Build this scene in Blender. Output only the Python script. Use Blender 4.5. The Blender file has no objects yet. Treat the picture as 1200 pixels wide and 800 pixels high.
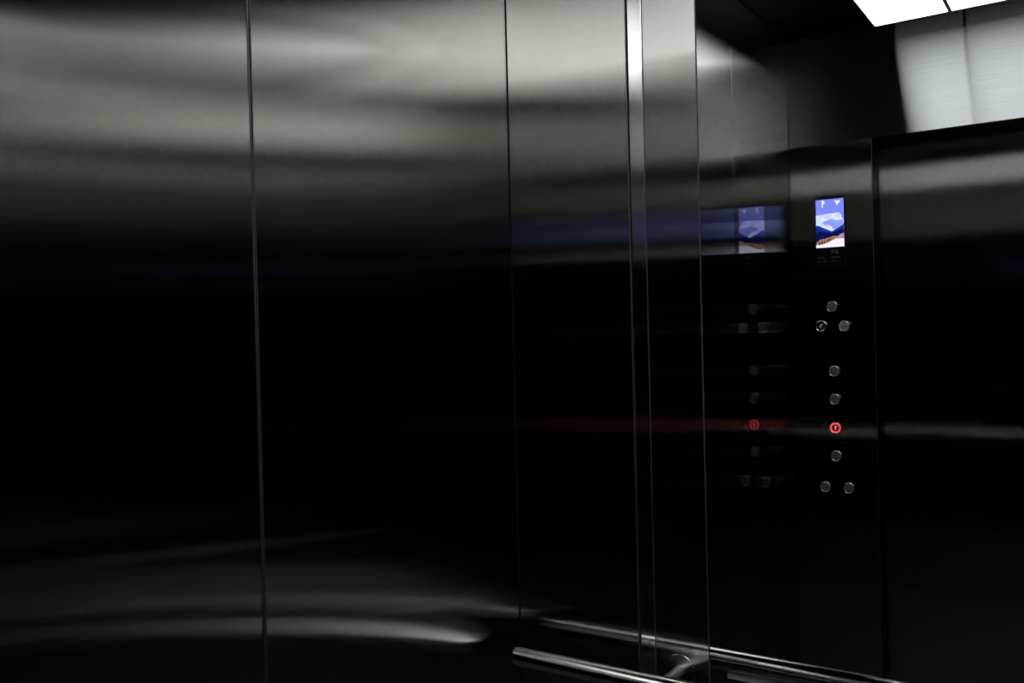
import bpy, bmesh, math, random
from mathutils import Vector, Matrix
random.seed(7)
C = bpy.context.scene.collection
S = bpy.context.scene

# ------------------------------------------------------------------ camera
FW = Vector((-0.55937619, 0.82886516, -0.00899031))
RT = Vector((0.82877876, 0.55905625, -0.02412204))
UP = Vector((0.01496784, 0.02094427, 0.9996686))
cam = bpy.data.cameras.new('camera')
cam.sensor_width = 36.0
cam.lens = 1039.12 * 36.0 / 1200.0
cam.clip_start = 0.02
co = bpy.data.objects.new('camera', cam)
C.objects.link(co)
m = Matrix((RT, UP, -FW)).transposed().to_4x4()
m.translation = Vector((0.9755, -1.45, 1.5))
co.matrix_world = m
S.camera = co

# ------------------------------------------------------------------ world, exposure
w = bpy.data.worlds.new('world'); S.world = w
w.use_nodes = True
w.node_tree.nodes['Background'].inputs[0].default_value = (0, 0, 0, 1)
w.node_tree.nodes['Background'].inputs[1].default_value = 0.0
S.view_settings.view_transform = 'Standard'
S.view_settings.look = 'None'
S.view_settings.gamma = 1.0
S.view_settings.use_curve_mapping = False
S.view_settings.exposure = 0.0
LIGHT = 7.0
S.cycles.max_bounces = 14
S.cycles.glossy_bounces = 14
S.cycles.diffuse_bounces = 4
S.cycles.sample_clamp_indirect = 6.0
S.cycles.blur_glossy = 0.0
S.cycles.use_denoising = True

# ------------------------------------------------------------------ dimensions (metres)
L = 1.8514      # back wall (y=0) to front wall (y=-L)
W = 1.60        # left wall (x=0) to right wall (x=W)
H = 2.555       # ceiling
ZT = 2.1536     # underside of the transom over the door
CW = 0.289      # width of the front columns
DR = 0.11       # depth of the door recess

# ------------------------------------------------------------------ materials
def new_mat(name):
    mt = bpy.data.materials.new(name); mt.use_nodes = True
    nt = mt.node_tree; nt.nodes.clear()
    out = nt.nodes.new('ShaderNodeOutputMaterial')
    return mt, nt, out

def aniso(nt, col, along, across, tan):
    g = nt.nodes.new('ShaderNodeBsdfAnisotropic')
    g.distribution = 'BECKMANN'
    r2 = math.sqrt(along * across)
    g.inputs['Roughness'].default_value = math.sqrt(r2)
    g.inputs['Anisotropy'].default_value = (1.0 - math.sqrt(along / across)) if along <= across else (math.sqrt(across / along) - 1.0)
    nt.links.new(tan.outputs[0], g.inputs['Tangent'])
    nt.links.new(col, g.inputs['Color'])
    return g

def steel(name, tangent, color, lobes, grain=0.06):
    """brushed steel; tangent = direction of the brush strokes; lobes = (weight, along, across)"""
    mt, nt, out = new_mat(name)
    tan = nt.nodes.new('ShaderNodeCombineXYZ')
    for i in range(3): tan.inputs[i].default_value = tangent[i]
    geo = nt.nodes.new('ShaderNodeNewGeometry')
    mp = nt.nodes.new('ShaderNodeMapping')
    sc = [5.0 if abs(t) > .5 else 900.0 for t in tangent]
    mp.inputs['Scale'].default_value = sc
    nt.links.new(geo.outputs['Position'], mp.inputs['Vector'])
    nz = nt.nodes.new('ShaderNodeTexNoise'); nz.inputs['Scale'].default_value = 1.0
    nz.inputs['Detail'].default_value = 3.0
    nt.links.new(mp.outputs[0], nz.inputs['Vector'])
    mr = nt.nodes.new('ShaderNodeMapRange')
    mr.inputs['From Min'].default_value = 0.3; mr.inputs['From Max'].default_value = 0.7
    mr.inputs['To Min'].default_value = 1 - grain; mr.inputs['To Max'].default_value = 1 + grain
    nt.links.new(nz.outputs['Fac'], mr.inputs['Value'])
    vm = nt.nodes.new('ShaderNodeVectorMath'); vm.operation = 'SCALE'
    vm.inputs[0].default_value = color
    nt.links.new(mr.outputs[0], vm.inputs['Scale'])
    prev = None; tot = 0
    for wt, al, ac in lobes:
        g = aniso(nt, vm.outputs[0], al, ac, tan)
        tot += wt
        if prev is None: prev = g
        else:
            mx = nt.nodes.new('ShaderNodeMixShader')
            mx.inputs[0].default_value = wt / tot
            nt.links.new(prev.outputs[0], mx.inputs[1]); nt.links.new(g.outputs[0], mx.inputs[2])
            prev = mx
    nt.links.new(prev.outputs[0], out.inputs[0])
    return mt

def glossy(name, color, rough):
    mt, nt, out = new_mat(name)
    g = nt.nodes.new('ShaderNodeBsdfAnisotropic'); g.distribution = 'GGX'
    g.inputs['Color'].default_value = (*color, 1); g.inputs['Roughness'].default_value = rough
    g.inputs['Anisotropy'].default_value = 0
    nt.links.new(g.outputs[0], out.inputs[0])
    return mt

def plastic(name, color, rough=0.4, spec=0.5, noise=None, metallic=0.0):
    mt, nt, out = new_mat(name)
    p = nt.nodes.new('ShaderNodeBsdfPrincipled')
    p.inputs['Base Color'].default_value = (*color, 1)
    p.inputs['Roughness'].default_value = rough
    p.inputs['Specular IOR Level'].default_value = spec
    p.inputs['Metallic'].default_value = metallic
    if noise:
        nz = nt.nodes.new('ShaderNodeTexNoise'); nz.inputs['Scale'].default_value = noise[0]
        nz.inputs['Detail'].default_value = 6
        tc = nt.nodes.new('ShaderNodeTexCoord')
        nt.links.new(tc.outputs['Object'], nz.inputs['Vector'])
        cr = nt.nodes.new('ShaderNodeValToRGB')
        cr.color_ramp.elements[0].position = .35; cr.color_ramp.elements[1].position = .65
        cr.color_ramp.elements[0].color = (*[c * (1 - noise[1]) for c in color], 1)
        cr.color_ramp.elements[1].color = (*[c * (1 + noise[1]) for c in color], 1)
        nt.links.new(nz.outputs['Fac'], cr.inputs[0]); nt.links.new(cr.outputs[0], p.inputs['Base Color'])
    nt.links.new(p.outputs[0], out.inputs[0])
    return mt

def emit(name, color, strength):
    mt, nt, out = new_mat(name)
    e = nt.nodes.new('ShaderNodeEmission')
    e.inputs[0].default_value = (*color, 1); e.inputs[1].default_value = strength
    nt.links.new(e.outputs[0], out.inputs[0])
    return mt

STEEL = (0.345, 0.34, 0.318)
V = (0, 0, 1); HX = (1, 0, 0)
LOBES = [(.93, .0045, .20), (.07, .014, .40)]
LOBES_SHINY = [(.46, .0003, .0010), (.49, .0045, .24), (.05, .014, .50)]
M_side = steel('brushed_steel_side', V, STEEL, LOBES)
M_side_shiny = steel('brushed_steel_side_near_door', V, STEEL, LOBES_SHINY)
M_back = steel('brushed_steel_back', V, STEEL, [(.10, .004, .012), (.84, .0045, .26), (.06, .014, .50)])
M_strip = steel('polished_strip', V, (.80, .80, .79), [(.5, .003, .012), (.5, .010, .20)], .02)
M_transom = steel('brushed_steel_transom', HX, (.36, .36, .355), [(1, .010, .45)])
M_mirror = glossy('mirror_glass', (.62, .64, .635), 0.0)
M_chrome = glossy('polished_steel', (.66, .65, .64), 0.12)
M_edge = glossy('steel_edge', (.13, .13, .128), 0.5)
M_rail = steel('polished_tube', HX, (.70, .69, .67), [(.45, .06, .004), (.55, .02, .008)], .03)
M_brk = glossy('satin_steel', (.75, .74, .73), 0.32)
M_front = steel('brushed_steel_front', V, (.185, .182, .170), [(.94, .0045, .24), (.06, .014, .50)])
M_bar = plastic('grey_bar', (.55, .55, .55), .5)
M_rim = glossy('bright_rim', (.9, .9, .88), 0.12)
M_ceil = plastic('black_ceiling_paint', (.006, .006, .007), .35, .4, (40, .3))
M_dark = plastic('dark_backing', (.01, .01, .01), .6, .3)
M_floor = plastic('dark_granite', (.075, .073, .066), .5, .1, (120, .4))
M_bezel = plastic('black_glass', (.004, .004, .005), .08, .5)
M_cap = plastic('button_cap', (.075, .085, .095), .3, .5)
M_capl = plastic('button_cap_pale', (.15, .15, .17), .3, .5)
M_black = plastic('black_plastic', (.012, .012, .013), .3, .5)
M_light = emit('light_diffuser', (.93, .96, 1.0), LIGHT)

# ------------------------------------------------------------------ mesh helpers
def link(name, bm, mat, parent=None, smooth=False):
    me = bpy.data.meshes.new(name)
    bmesh.ops.recalc_face_normals(bm, faces=bm.faces)
    bm.to_mesh(me); bm.free()
    if smooth:
        for p in me.polygons: p.use_smooth = True
    me.materials.append(mat)
    o = bpy.data.objects.new(name, me); C.objects.link(o)
    if parent is not None: o.parent = parent
    return o

def bx(bm, x0, x1, y0, y1, z0, z1, bev=0.0, seg=2):
    r = bmesh.ops.create_cube(bm, size=1.0)
    vs = r['verts']
    for v in vs:
        v.co = Vector((x0 + (v.co.x + .5) * (x1 - x0), y0 + (v.co.y + .5) * (y1 - y0), z0 + (v.co.z + .5) * (z1 - z0)))
    if bev > 0:
        es = list({e for v in vs for e in v.link_edges})
        bmesh.ops.bevel(bm, geom=es, offset=bev, segments=seg, profile=.5, affect='EDGES')
    return bm

def box(name, x0, x1, y0, y1, z0, z1, mat, parent=None, bev=0.0):
    bm = bmesh.new(); bx(bm, x0, x1, y0, y1, z0, z1, bev)
    return link(name, bm, mat, parent)

def lathe(bm, prof, center, axis, n=32):
    """prof: list of (radius, distance along axis)"""
    a = Vector(axis).normalized()
    u = a.orthogonal().normalized(); v = a.cross(u)
    c = Vector(center); rings = []
    for r, h in prof:
        if r < 1e-6: rings.append([bm.verts.new(c + a * h)])
        else: rings.append([bm.verts.new(c + a * h + (u * math.cos(2 * math.pi * k / n) + v * math.sin(2 * math.pi * k / n)) * r) for k in range(n)])
    for A, B in zip(rings, rings[1:]):
        for k in range(n):
            k2 = (k + 1) % n
            if len(A) == 1 and len(B) > 1: bm.faces.new((A[0], B[k], B[k2]))
            elif len(B) == 1 and len(A) > 1: bm.faces.new((A[k], B[0], A[k2]))
            elif len(A) > 1: bm.faces.new((A[k], B[k], B[k2], A[k2]))
    return bm

def empty(name, loc):
    o = bpy.data.objects.new(name, None); o.location = loc; o.empty_display_size = .05
    C.objects.link(o); return o

def tag(o, label, cat, group=None):
    o['label'] = label; o['category'] = cat
    if group: o['group'] = group
    return o

def struct(o):
    o['kind'] = 'structure'; return o

# ------------------------------------------------------------------ shell
T = 0.04
struct(box('floor', -T, W + T, -L - DR - .06, T, -T, 0, M_floor))
ceil_ = struct(box('ceiling', -T, W + T, -L - T, T, H, H + T, M_ceil))
wl = struct(box('wall_left', -T, -.006, -L, T, 0, H, M_dark))
wb = struct(box('wall_back', -.006, W + .006, .006, T, 0, H, M_dark))
wr = struct(box('wall_right', W + .006, W + T, -L, T, 0, H, M_dark))
wf = struct(box('wall_front', -T, W + T, -L - .30, -L - .2, 0, H, M_dark))

G = 0.0008    # half joint
B = 0.0005    # edge rounding
PW = 0.6322
ys = [0.0, -PW, -2 * PW, -L]
for i in range(3):
    a, b = ys[i], ys[i + 1]
    box('panel', -.006, 0, b + G, a - (G if i else 0.002), .004, H - .004, M_side_shiny if i == 2 else M_side, wl, B)
    box('panel', W, W + .006, b + G, a - (G if i else 0.002), .004, H - .004, M_side, wr, B)
# back wall
for s in (0, 1):
    f = (lambda x: x) if s == 0 else (lambda x: W - x)
    def pb(name, a, b, y0, mat, bev=B):
        a, b = f(a), f(b)
        box(name, min(a, b), max(a, b), y0, .006, .004, H - .004, mat, wb, bev)
    pb('panel', .002, .2600, 0, M_back)
    pb('joint_strip', .2638, .2908, -.0006, M_strip, .0006)
    pb('panel', .2924, .3912, 0, M_back)
# bare cut edges that catch a little light
    pb('edge_trim', .2586, .2606, -.0012, M_edge, .0004)
    pb('edge_trim', .2906, .2922, -.0012, M_edge, .0004)
    pb('edge_trim', .3912, .3930, -.0012, M_edge, .0004)
for yy in (-PW - .0022, -PW + .0012):
    box('edge_trim', -.006, .0014, yy - .0008, yy + .0008, .004, H - .004, M_edge, wl, .0004)
mir = box('mirror', .3932, W - .3932, 0, .006, .004, H - .004, M_mirror, wb, .0008)
# front wall: transom across the whole width, flush with the two columns
box('transom_panel', .0015, W - .0015, -L - .2, -L, ZT + .0015, H - .004, M_transom, wf, .001)
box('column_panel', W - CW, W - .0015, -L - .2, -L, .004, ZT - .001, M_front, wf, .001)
# doors in the recess, two leaves meeting in the middle
yd = -L - DR
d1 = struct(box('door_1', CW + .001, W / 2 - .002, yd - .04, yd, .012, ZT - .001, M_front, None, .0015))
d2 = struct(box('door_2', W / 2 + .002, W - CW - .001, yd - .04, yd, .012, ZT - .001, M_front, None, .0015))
struct(box('trim_1', CW + .001, W - CW - .001, yd - .045, -L - .002, .0, .010, M_edge))

# ------------------------------------------------------------------ ceiling light: four diffusers in a dark frame
lx0, lx1 = .345, W - .345
ly0, ly1 = -1.678, -.72
lz = 2.4875
lt = tag(empty('ceiling_light', ((lx0 + lx1) / 2, (ly0 + ly1) / 2, H)), 'large flat white ceiling light split into long panes by thin dark bars', 'ceiling light')
def local(o, root):
    o.parent = root; o.matrix_parent_inverse = Matrix.Translation(-Vector(root.location)); return o
bm = bmesh.new(); bx(bm, lx0 - .012, lx1 + .012, ly0 - .012, ly1 + .012, lz + .006, H, .002)
local(link('housing', bm, M_black), lt)
tw = (lx1 - lx0 - 3 * .012) / 4
for i in range(4):
    a = lx0 + i * (tw + .012)
    local(box('diffuser', a, a + tw, ly0, ly1, lz, lz + .008, M_light), lt)
    if i < 3:
        local(box('divider', a + tw, a + tw + .012, ly0, ly1, lz + .001, lz + .008, M_edge), lt)

# ------------------------------------------------------------------ handrail on the back wall
RZ, RY, RR = .9002, -.0878, .019
rail = tag(empty('handrail', (W / 2, 0, RZ)), 'round polished steel handrail on a bracket in front of the mirror wall', 'handrail')
x0 = .0485; x1 = W - x0
bm = bmesh.new()
lathe(bm, [(0, 0), (RR - .004, 0), (RR - .001, .0012), (RR, .004), (RR, x1 - x0 - .004), (RR - .001, x1 - x0 - .0012), (RR - .004, x1 - x0), (0, x1 - x0)], (x0, RY, RZ), (1, 0, 0), 96)
local(link('tube', bm, M_rail, None, True), rail)
for bxp in (.338, W - .338):
    bm = bmesh.new()
    lathe(bm, [(.0088, 0), (.0088, .056), (.0105, .066), (.016, .080)], (bxp, 0, RZ), (0, -1, 0), 24)
    br = local(link('bracket', bm, M_brk, None, True), rail)
    bm = bmesh.new()
    lathe(bm, [(0, .0010), (.008, .0010), (.0268, .0010), (.0275, .0003), (.0275, 0)], (bxp, 0, RZ), (0, -1, 0), 36)
    fl = link('flange', bm, M_back, br)
    fl.matrix_parent_inverse = br.matrix_parent_inverse.copy() if False else Matrix.Identity(4)
bm = bmesh.new(); bx(bm, .392, W - .392, RY - .003, RY + .003, RZ - .033, RZ - .0185, .0008)
local(link('support_bar', bm, M_bar), rail)

# ------------------------------------------------------------------ car operating panel (left front column)
cop = tag(empty('car_operating_panel', (CW / 2, -L, 0)), 'tall brushed steel elevator control panel with lit display above round buttons', 'control panel')
def lc(o): return local(o, cop)
def sub(o, parent):            # grandchild in world coordinates
    o.parent = parent
    o.matrix_parent_inverse = Matrix.Identity(4)
    return o
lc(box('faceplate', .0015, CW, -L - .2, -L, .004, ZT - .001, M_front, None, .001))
FY = -L
lc(box('edge_trim', CW, CW + .0008, -L - .004, -L + .0008, .004, ZT - .001, M_edge, None, .0004))
# display
bz = lc(box('display', .0885, .1995, FY - .002, FY + .004, 1.7005, 1.9690, M_bezel, None, .0012))
sx0, sx1, sz0, sz1 = .0950, .1930, 1.7830, 1.9560
def poly(name, pts, mat, parent, yy):
    """flat picture piece; pts in screen fractions (u to +x, v up)"""
    bm = bmesh.new()
    lo = [bm.verts.new((sx0 + u * (sx1 - sx0), yy, sz0 + v * (sz1 - sz0))) for u, v in pts]
    hi = [bm.verts.new((v.co.x, yy + .00025, v.co.z)) for v in lo]
    bm.faces.new(lo); bm.faces.new(hi[::-1])
    n = len(lo)
    for k in range(n): bm.faces.new((lo[k], lo[(k + 1) % n], hi[(k + 1) % n], hi[k]))
    bmesh.ops.triangulate(bm, faces=[f for f in bm.faces if len(f.verts) > 4])
    return sub(link(name, bm, mat), parent)
def pic(name, r, g, b, k=1.35):
    k *= 1.6
    lin = lambda c: (c / 255) ** 2.2
    return emit(name, (lin(r), lin(g), lin(b)), k)
def pl(name, r, g, b): return emit(name, (r / 2, g / 2, b / 2), 2.0)
P_sky = pl('screen_sky', .34, .42, 1.5); P_cl = pl('screen_cloud', 1.25, 1.35, 3.3); P_cl2 = pl('screen_haze', .52, .62, 2.2)
P_mt = pic('screen_mountain', 36, 62, 170, 1.0); P_md = pic('screen_mountain_dark', 22, 30, 90, 1.0); P_br = pic('screen_bank', 176, 124, 100, 1.0)
P_dk = pic('screen_shadow', 60, 40, 50, .8); P_sn = pl('screen_snow', 1.5, 1.4, 1.75); P_pk = pic('screen_far_slope', 190, 140, 170, 1.1)
y0 = FY + .0041
poly('screen_picture', [(0, 0), (1, 0), (1, 1), (0, 1)], P_sky, bz, y0)
poly('screen_cloud', [(0, .68), (.5, .70), (.86, .705), (.92, .62), (.99, .52), (1, .40), (.7, .2), (0, .3)], P_cl, bz, y0 + .0003)
poly('screen_haze', [(.22, .53), (.42, .56), (.56, .60), (.72, .55), (.95, .55), (.97, .49), (.85, .38), (.74, .31), (.62, .38), (.5, .46), (.3, .47)], P_cl2, bz, y0 + .0006)
poly('screen_mountain', [(0, .45), (.05, .475), (.10, .45), (.15, .46), (.22, .395), (.29, .38), (.35, .335), (.41, .34), (.50, .29), (.58, .305), (.65, .27), (.70, .33), (.74, .31), (.80, .37), (.87, .36), (.93, .44), (1, .49), (1, .2), (0, .15)], P_mt, bz, y0 + .0009)
poly('screen_mountain', [(0, .30), (.12, .34), (.2, .24), (.33, .33), (.42, .25), (.6, .27), (.74, .34), (.8, .24), (.93, .36), (1, .30), (1, .2), (0, .12)], P_md, bz, y0 + .0012)
poly('screen_bank', [(0, .10), (.14, .17), (.36, .19), (.62, .23), (.78, .22), (.9, .27), (1, .28), (1, .15), (.7, .17), (.5, .10), (.36, .06), (0, .05)], P_br, bz, y0 + .0015)
poly('screen_bank', [(.76, .19), (.86, .25), (1, .27), (1, .17), (.8, .17)], P_pk, bz, y0 + .0018)
for k, (u, v) in enumerate([(.1, .10), (.19, .11), (.28, .115), (.37, .12), (.46, .14)]):
    poly('screen_shadow', [(u, v - .035), (u + .035, v - .035), (u + .05, v + .03), (u + .015, v + .03)], P_dk, bz, y0 + .0018)
poly('screen_snow', [(0, 0), (1, 0), (1, .165), (.72, .175), (.56, .12), (.42, .075), (.2, .06), (0, .06)], P_sn, bz, y0 + .0021)
poly('screen_digit', [(.225, .838), (.268, .838), (.268, .985), (.225, .985)], P_sn, bz, y0 + .0024)
poly('screen_digit', [(.268, .905), (.325, .918), (.335, .935), (.268, .985)], P_sn, bz, y0 + .0024)
poly('screen_arrow', [(.77, .855), (.90, .965), (.78, .95), (.68, .968)], P_sn, bz, y0 + .0024)
def rough_pic(mt, scale, stretch, dark):
    nt = mt.node_tree; e = [n for n in nt.nodes if n.type == 'EMISSION'][0]
    col = tuple(e.inputs[0].default_value)
    tc = nt.nodes.new('ShaderNodeTexCoord'); mp = nt.nodes.new('ShaderNodeMapping'); mp.inputs['Scale'].default_value = stretch
    nz = nt.nodes.new('ShaderNodeTexNoise'); nz.inputs['Scale'].default_value = scale; nz.inputs['Detail'].default_value = 5
    cr = nt.nodes.new('ShaderNodeValToRGB')
    cr.color_ramp.elements[0].position = .38; cr.color_ramp.elements[0].color = (*[c * dark for c in col[:3]], 1)
    cr.color_ramp.elements[1].position = .6; cr.color_ramp.elements[1].color = col
    nt.links.new(tc.outputs['Object'], mp.inputs[0]); nt.links.new(mp.outputs[0], nz.inputs['Vector'])
    nt.links.new(nz.outputs['Fac'], cr.inputs[0]); nt.links.new(cr.outputs[0], e.inputs[0])
rough_pic(P_mt, 60, (2.2, 1, .8), .35); rough_pic(P_md, 90, (2, 1, .7), .3); rough_pic(P_br, 120, (1.5, 1, .6), .45)
rough_pic(P_cl, 40, (1, 1, 1.6), .72); rough_pic(P_cl2, 50, (1, 1, 1.6), .8); rough_pic(P_pk, 90, (1, 1, 2), .6)
M_green = plastic('green_print', (.004, .045, .015), .5); M_grey = plastic('grey_print', (.02, .021, .023), .5)
def mark(x0_, x1_, z0_, z1_, mat, slant=0.0):
    bm = bmesh.new()
    v = [(x0_, z0_), (x1_, z0_), (x1_ - slant, z1_), (x0_ - slant, z1_)]
    lo = [bm.verts.new((a, FY + .0040, b)) for a, b in v]; hi = [bm.verts.new((a, FY + .0044, b)) for a, b in v]
    bm.faces.new(lo); bm.faces.new(hi)
    for k in range(4): bm.faces.new((lo[k], lo[(k + 1) % 4], hi[(k + 1) % 4], hi[k]))
    return bm
for a in [(.1600, .1635, 1.756, 1.774, 0), (.1690, .1735, 1.756, 1.776, .006), (.1515, .1600, 1.7715, 1.7745, 0), (.1480, .1515, 1.758, 1.7745, 0), (.1515, .1600, 1.7635, 1.7665, 0), (.158, .168, 1.763, 1.767, 0)]:
    sub(link('emblem', mark(*a[:4], M_green, a[4]), M_green), bz)
for zz, rows in ((1.7440, [(.099, .125), (.147, .180)]), (1.7310, [(.100, .108), (.115, .128), (.145, .171), (.175, .178)])):
    for a, b in rows:
        x = a
        while x < b - .002:
            wd = random.choice((.002, .003, .0026))
            sub(link('printed_line', mark(x, x + wd, zz, zz + .005, M_grey), M_grey), bz)
            x += wd + .0012
# buttons
def ring_bm(x, z, r0, r1, h):
    bm = bmesh.new()
    lathe(bm, [(r1, 0), (r1, h * .45), (r1 - .0003, h * .75), (r1 - .001, h * .95), (r1 - .0016, h), (r0 + .0008, h * .98), (r0 + .0002, h * .85), (r0, 0)], (x, FY, z), (0, 1, 0), 36)
    return bm
def disc_bm(x, z, r, h, dome=.0015):
    bm = bmesh.new()
    lathe(bm, [(r, 0), (r, h - dome), (r * .94, h - dome * .3), (r * .7, h), (0, h)], (x, FY, z), (0, 1, 0), 36)
    return bm
def glyph(x, z, rects, mat, yy, parent, name='symbol'):
    bm = bmesh.new()
    for (a, b, c, d) in rects:
        bx(bm, x + a, x + b, FY + yy, FY + yy + .0004, z + c, z + d)
    return sub(link(name, bm, mat), parent)
M_sym = plastic('symbol_grey', (.10, .11, .12), .5)
two = [(-.003, .003, .0035, .0045), (-.003, -.002, 0, .0045), (-.003, .003, -.0005, .0005), (.002, .003, -.0045, 0), (-.003, .003, -.0045, -.0035)]
three = [(-.003, .003, .0035, .0045), (-.003, -.002, -.0045, .0045), (-.003, .003, -.0005, .0005), (-.003, .003, -.0045, -.0035)]
m1 = [(-.0045, -.0035, -.0045, .0045), (.001, .004, -.0005, .0005)]
opn = [(-.0005, .0005, -.005, .005), (-.005, -.0015, -.0006, .0006), (.0015, .005, -.0006, .0006), (-.0045, -.0035, -.002, .002), (.0035, .0045, -.002, .002)]
cls = [(-.0005, .0005, -.005, .005), (-.005, -.0015, -.0006, .0006), (.0015, .005, -.0006, .0006), (-.0028, -.0018, -.002, .002), (.0018, .0028, -.002, .002)]
bell = [(-.003, .003, -.001, .003), (-.0045, .0045, -.003, -.0015), (-.001, .001, .003, .0045)]
lab = {'b1': 'plain grey call button at the top', 'b3': 'paler alarm button'}
def button(x, z, cap, sym, label=None):
    r = lc(link('button', disc_bm(x, z, .0170, .006), cap, None, True))
    sub(link('rim', ring_bm(x, z, .0172, .0200, .0068), M_rim, None, True), r)
    if sym: glyph(x, z, sym, M_sym, .0058, r)
    if label: r['label'] = label
    return r
button(.1443, 1.5696, M_cap, None, 'plain grey round button below the display')
button(.1859, 1.4977, M_capl, bell, 'paler round button with a dark symbol')
button(.1482, 1.3369, M_cap, three)
button(.1482, 1.2352, M_cap, two)
button(.1494, 1.0301, M_cap, m1)
button(.1088, .9157, M_cap, opn)
button(.1905, .9174, M_cap, cls)
# lit floor button
M_red = emit('red_led', (1.0, .06, .075), 2.0); M_redc = emit('red_led_digit', (1.0, .16, .14), 4.0)
M_rcap = plastic('red_cap', (.10, .02, .04), .35)
x, z = .1490, 1.1319
r = lc(link('button', disc_bm(x, z, .0135, .006), M_rcap, None, True)); r['label'] = 'floor button with a glowing red ring and digit'
sub(link('lit_ring', ring_bm(x, z, .0130, .0188, .0062), M_red, None, True), r)
sub(link('rim', ring_bm(x, z, .0188, .0203, .0066), M_rim, None, True), r)
bm = bmesh.new()
bx(bm, x - .0012, x + .0012, FY + .0059, FY + .0064, z - .0068, z + .0072)
bx(bm, x + .0008, x + .0036, FY + .0059, FY + .0064, z + .0028, z + .0050)
sub(link('digit', bm, M_redc), r)
# key switch
x, z = .1053, 1.4997
k = lc(link('key_switch', disc_bm(x, z, .0165, .0035, .0005), M_black, None, True)); k['label'] = 'black key switch in a steel ring'
sub(link('rim', ring_bm(x, z, .0165, .0210, .0075), M_rim, None, True), k)
bm = bmesh.new(); lathe(bm, [(.0062, .003), (.0062, .0062), (.0052, .0068), (.0042, .006), (0, .0058)], (x, FY, z), (0, 1, 0), 24)
bx(bm, x - .0008, x + .0008, FY + .0055, FY + .0069, z - .004, z + .004)
sub(link('lock_cylinder', bm, M_chrome, None, True), k)
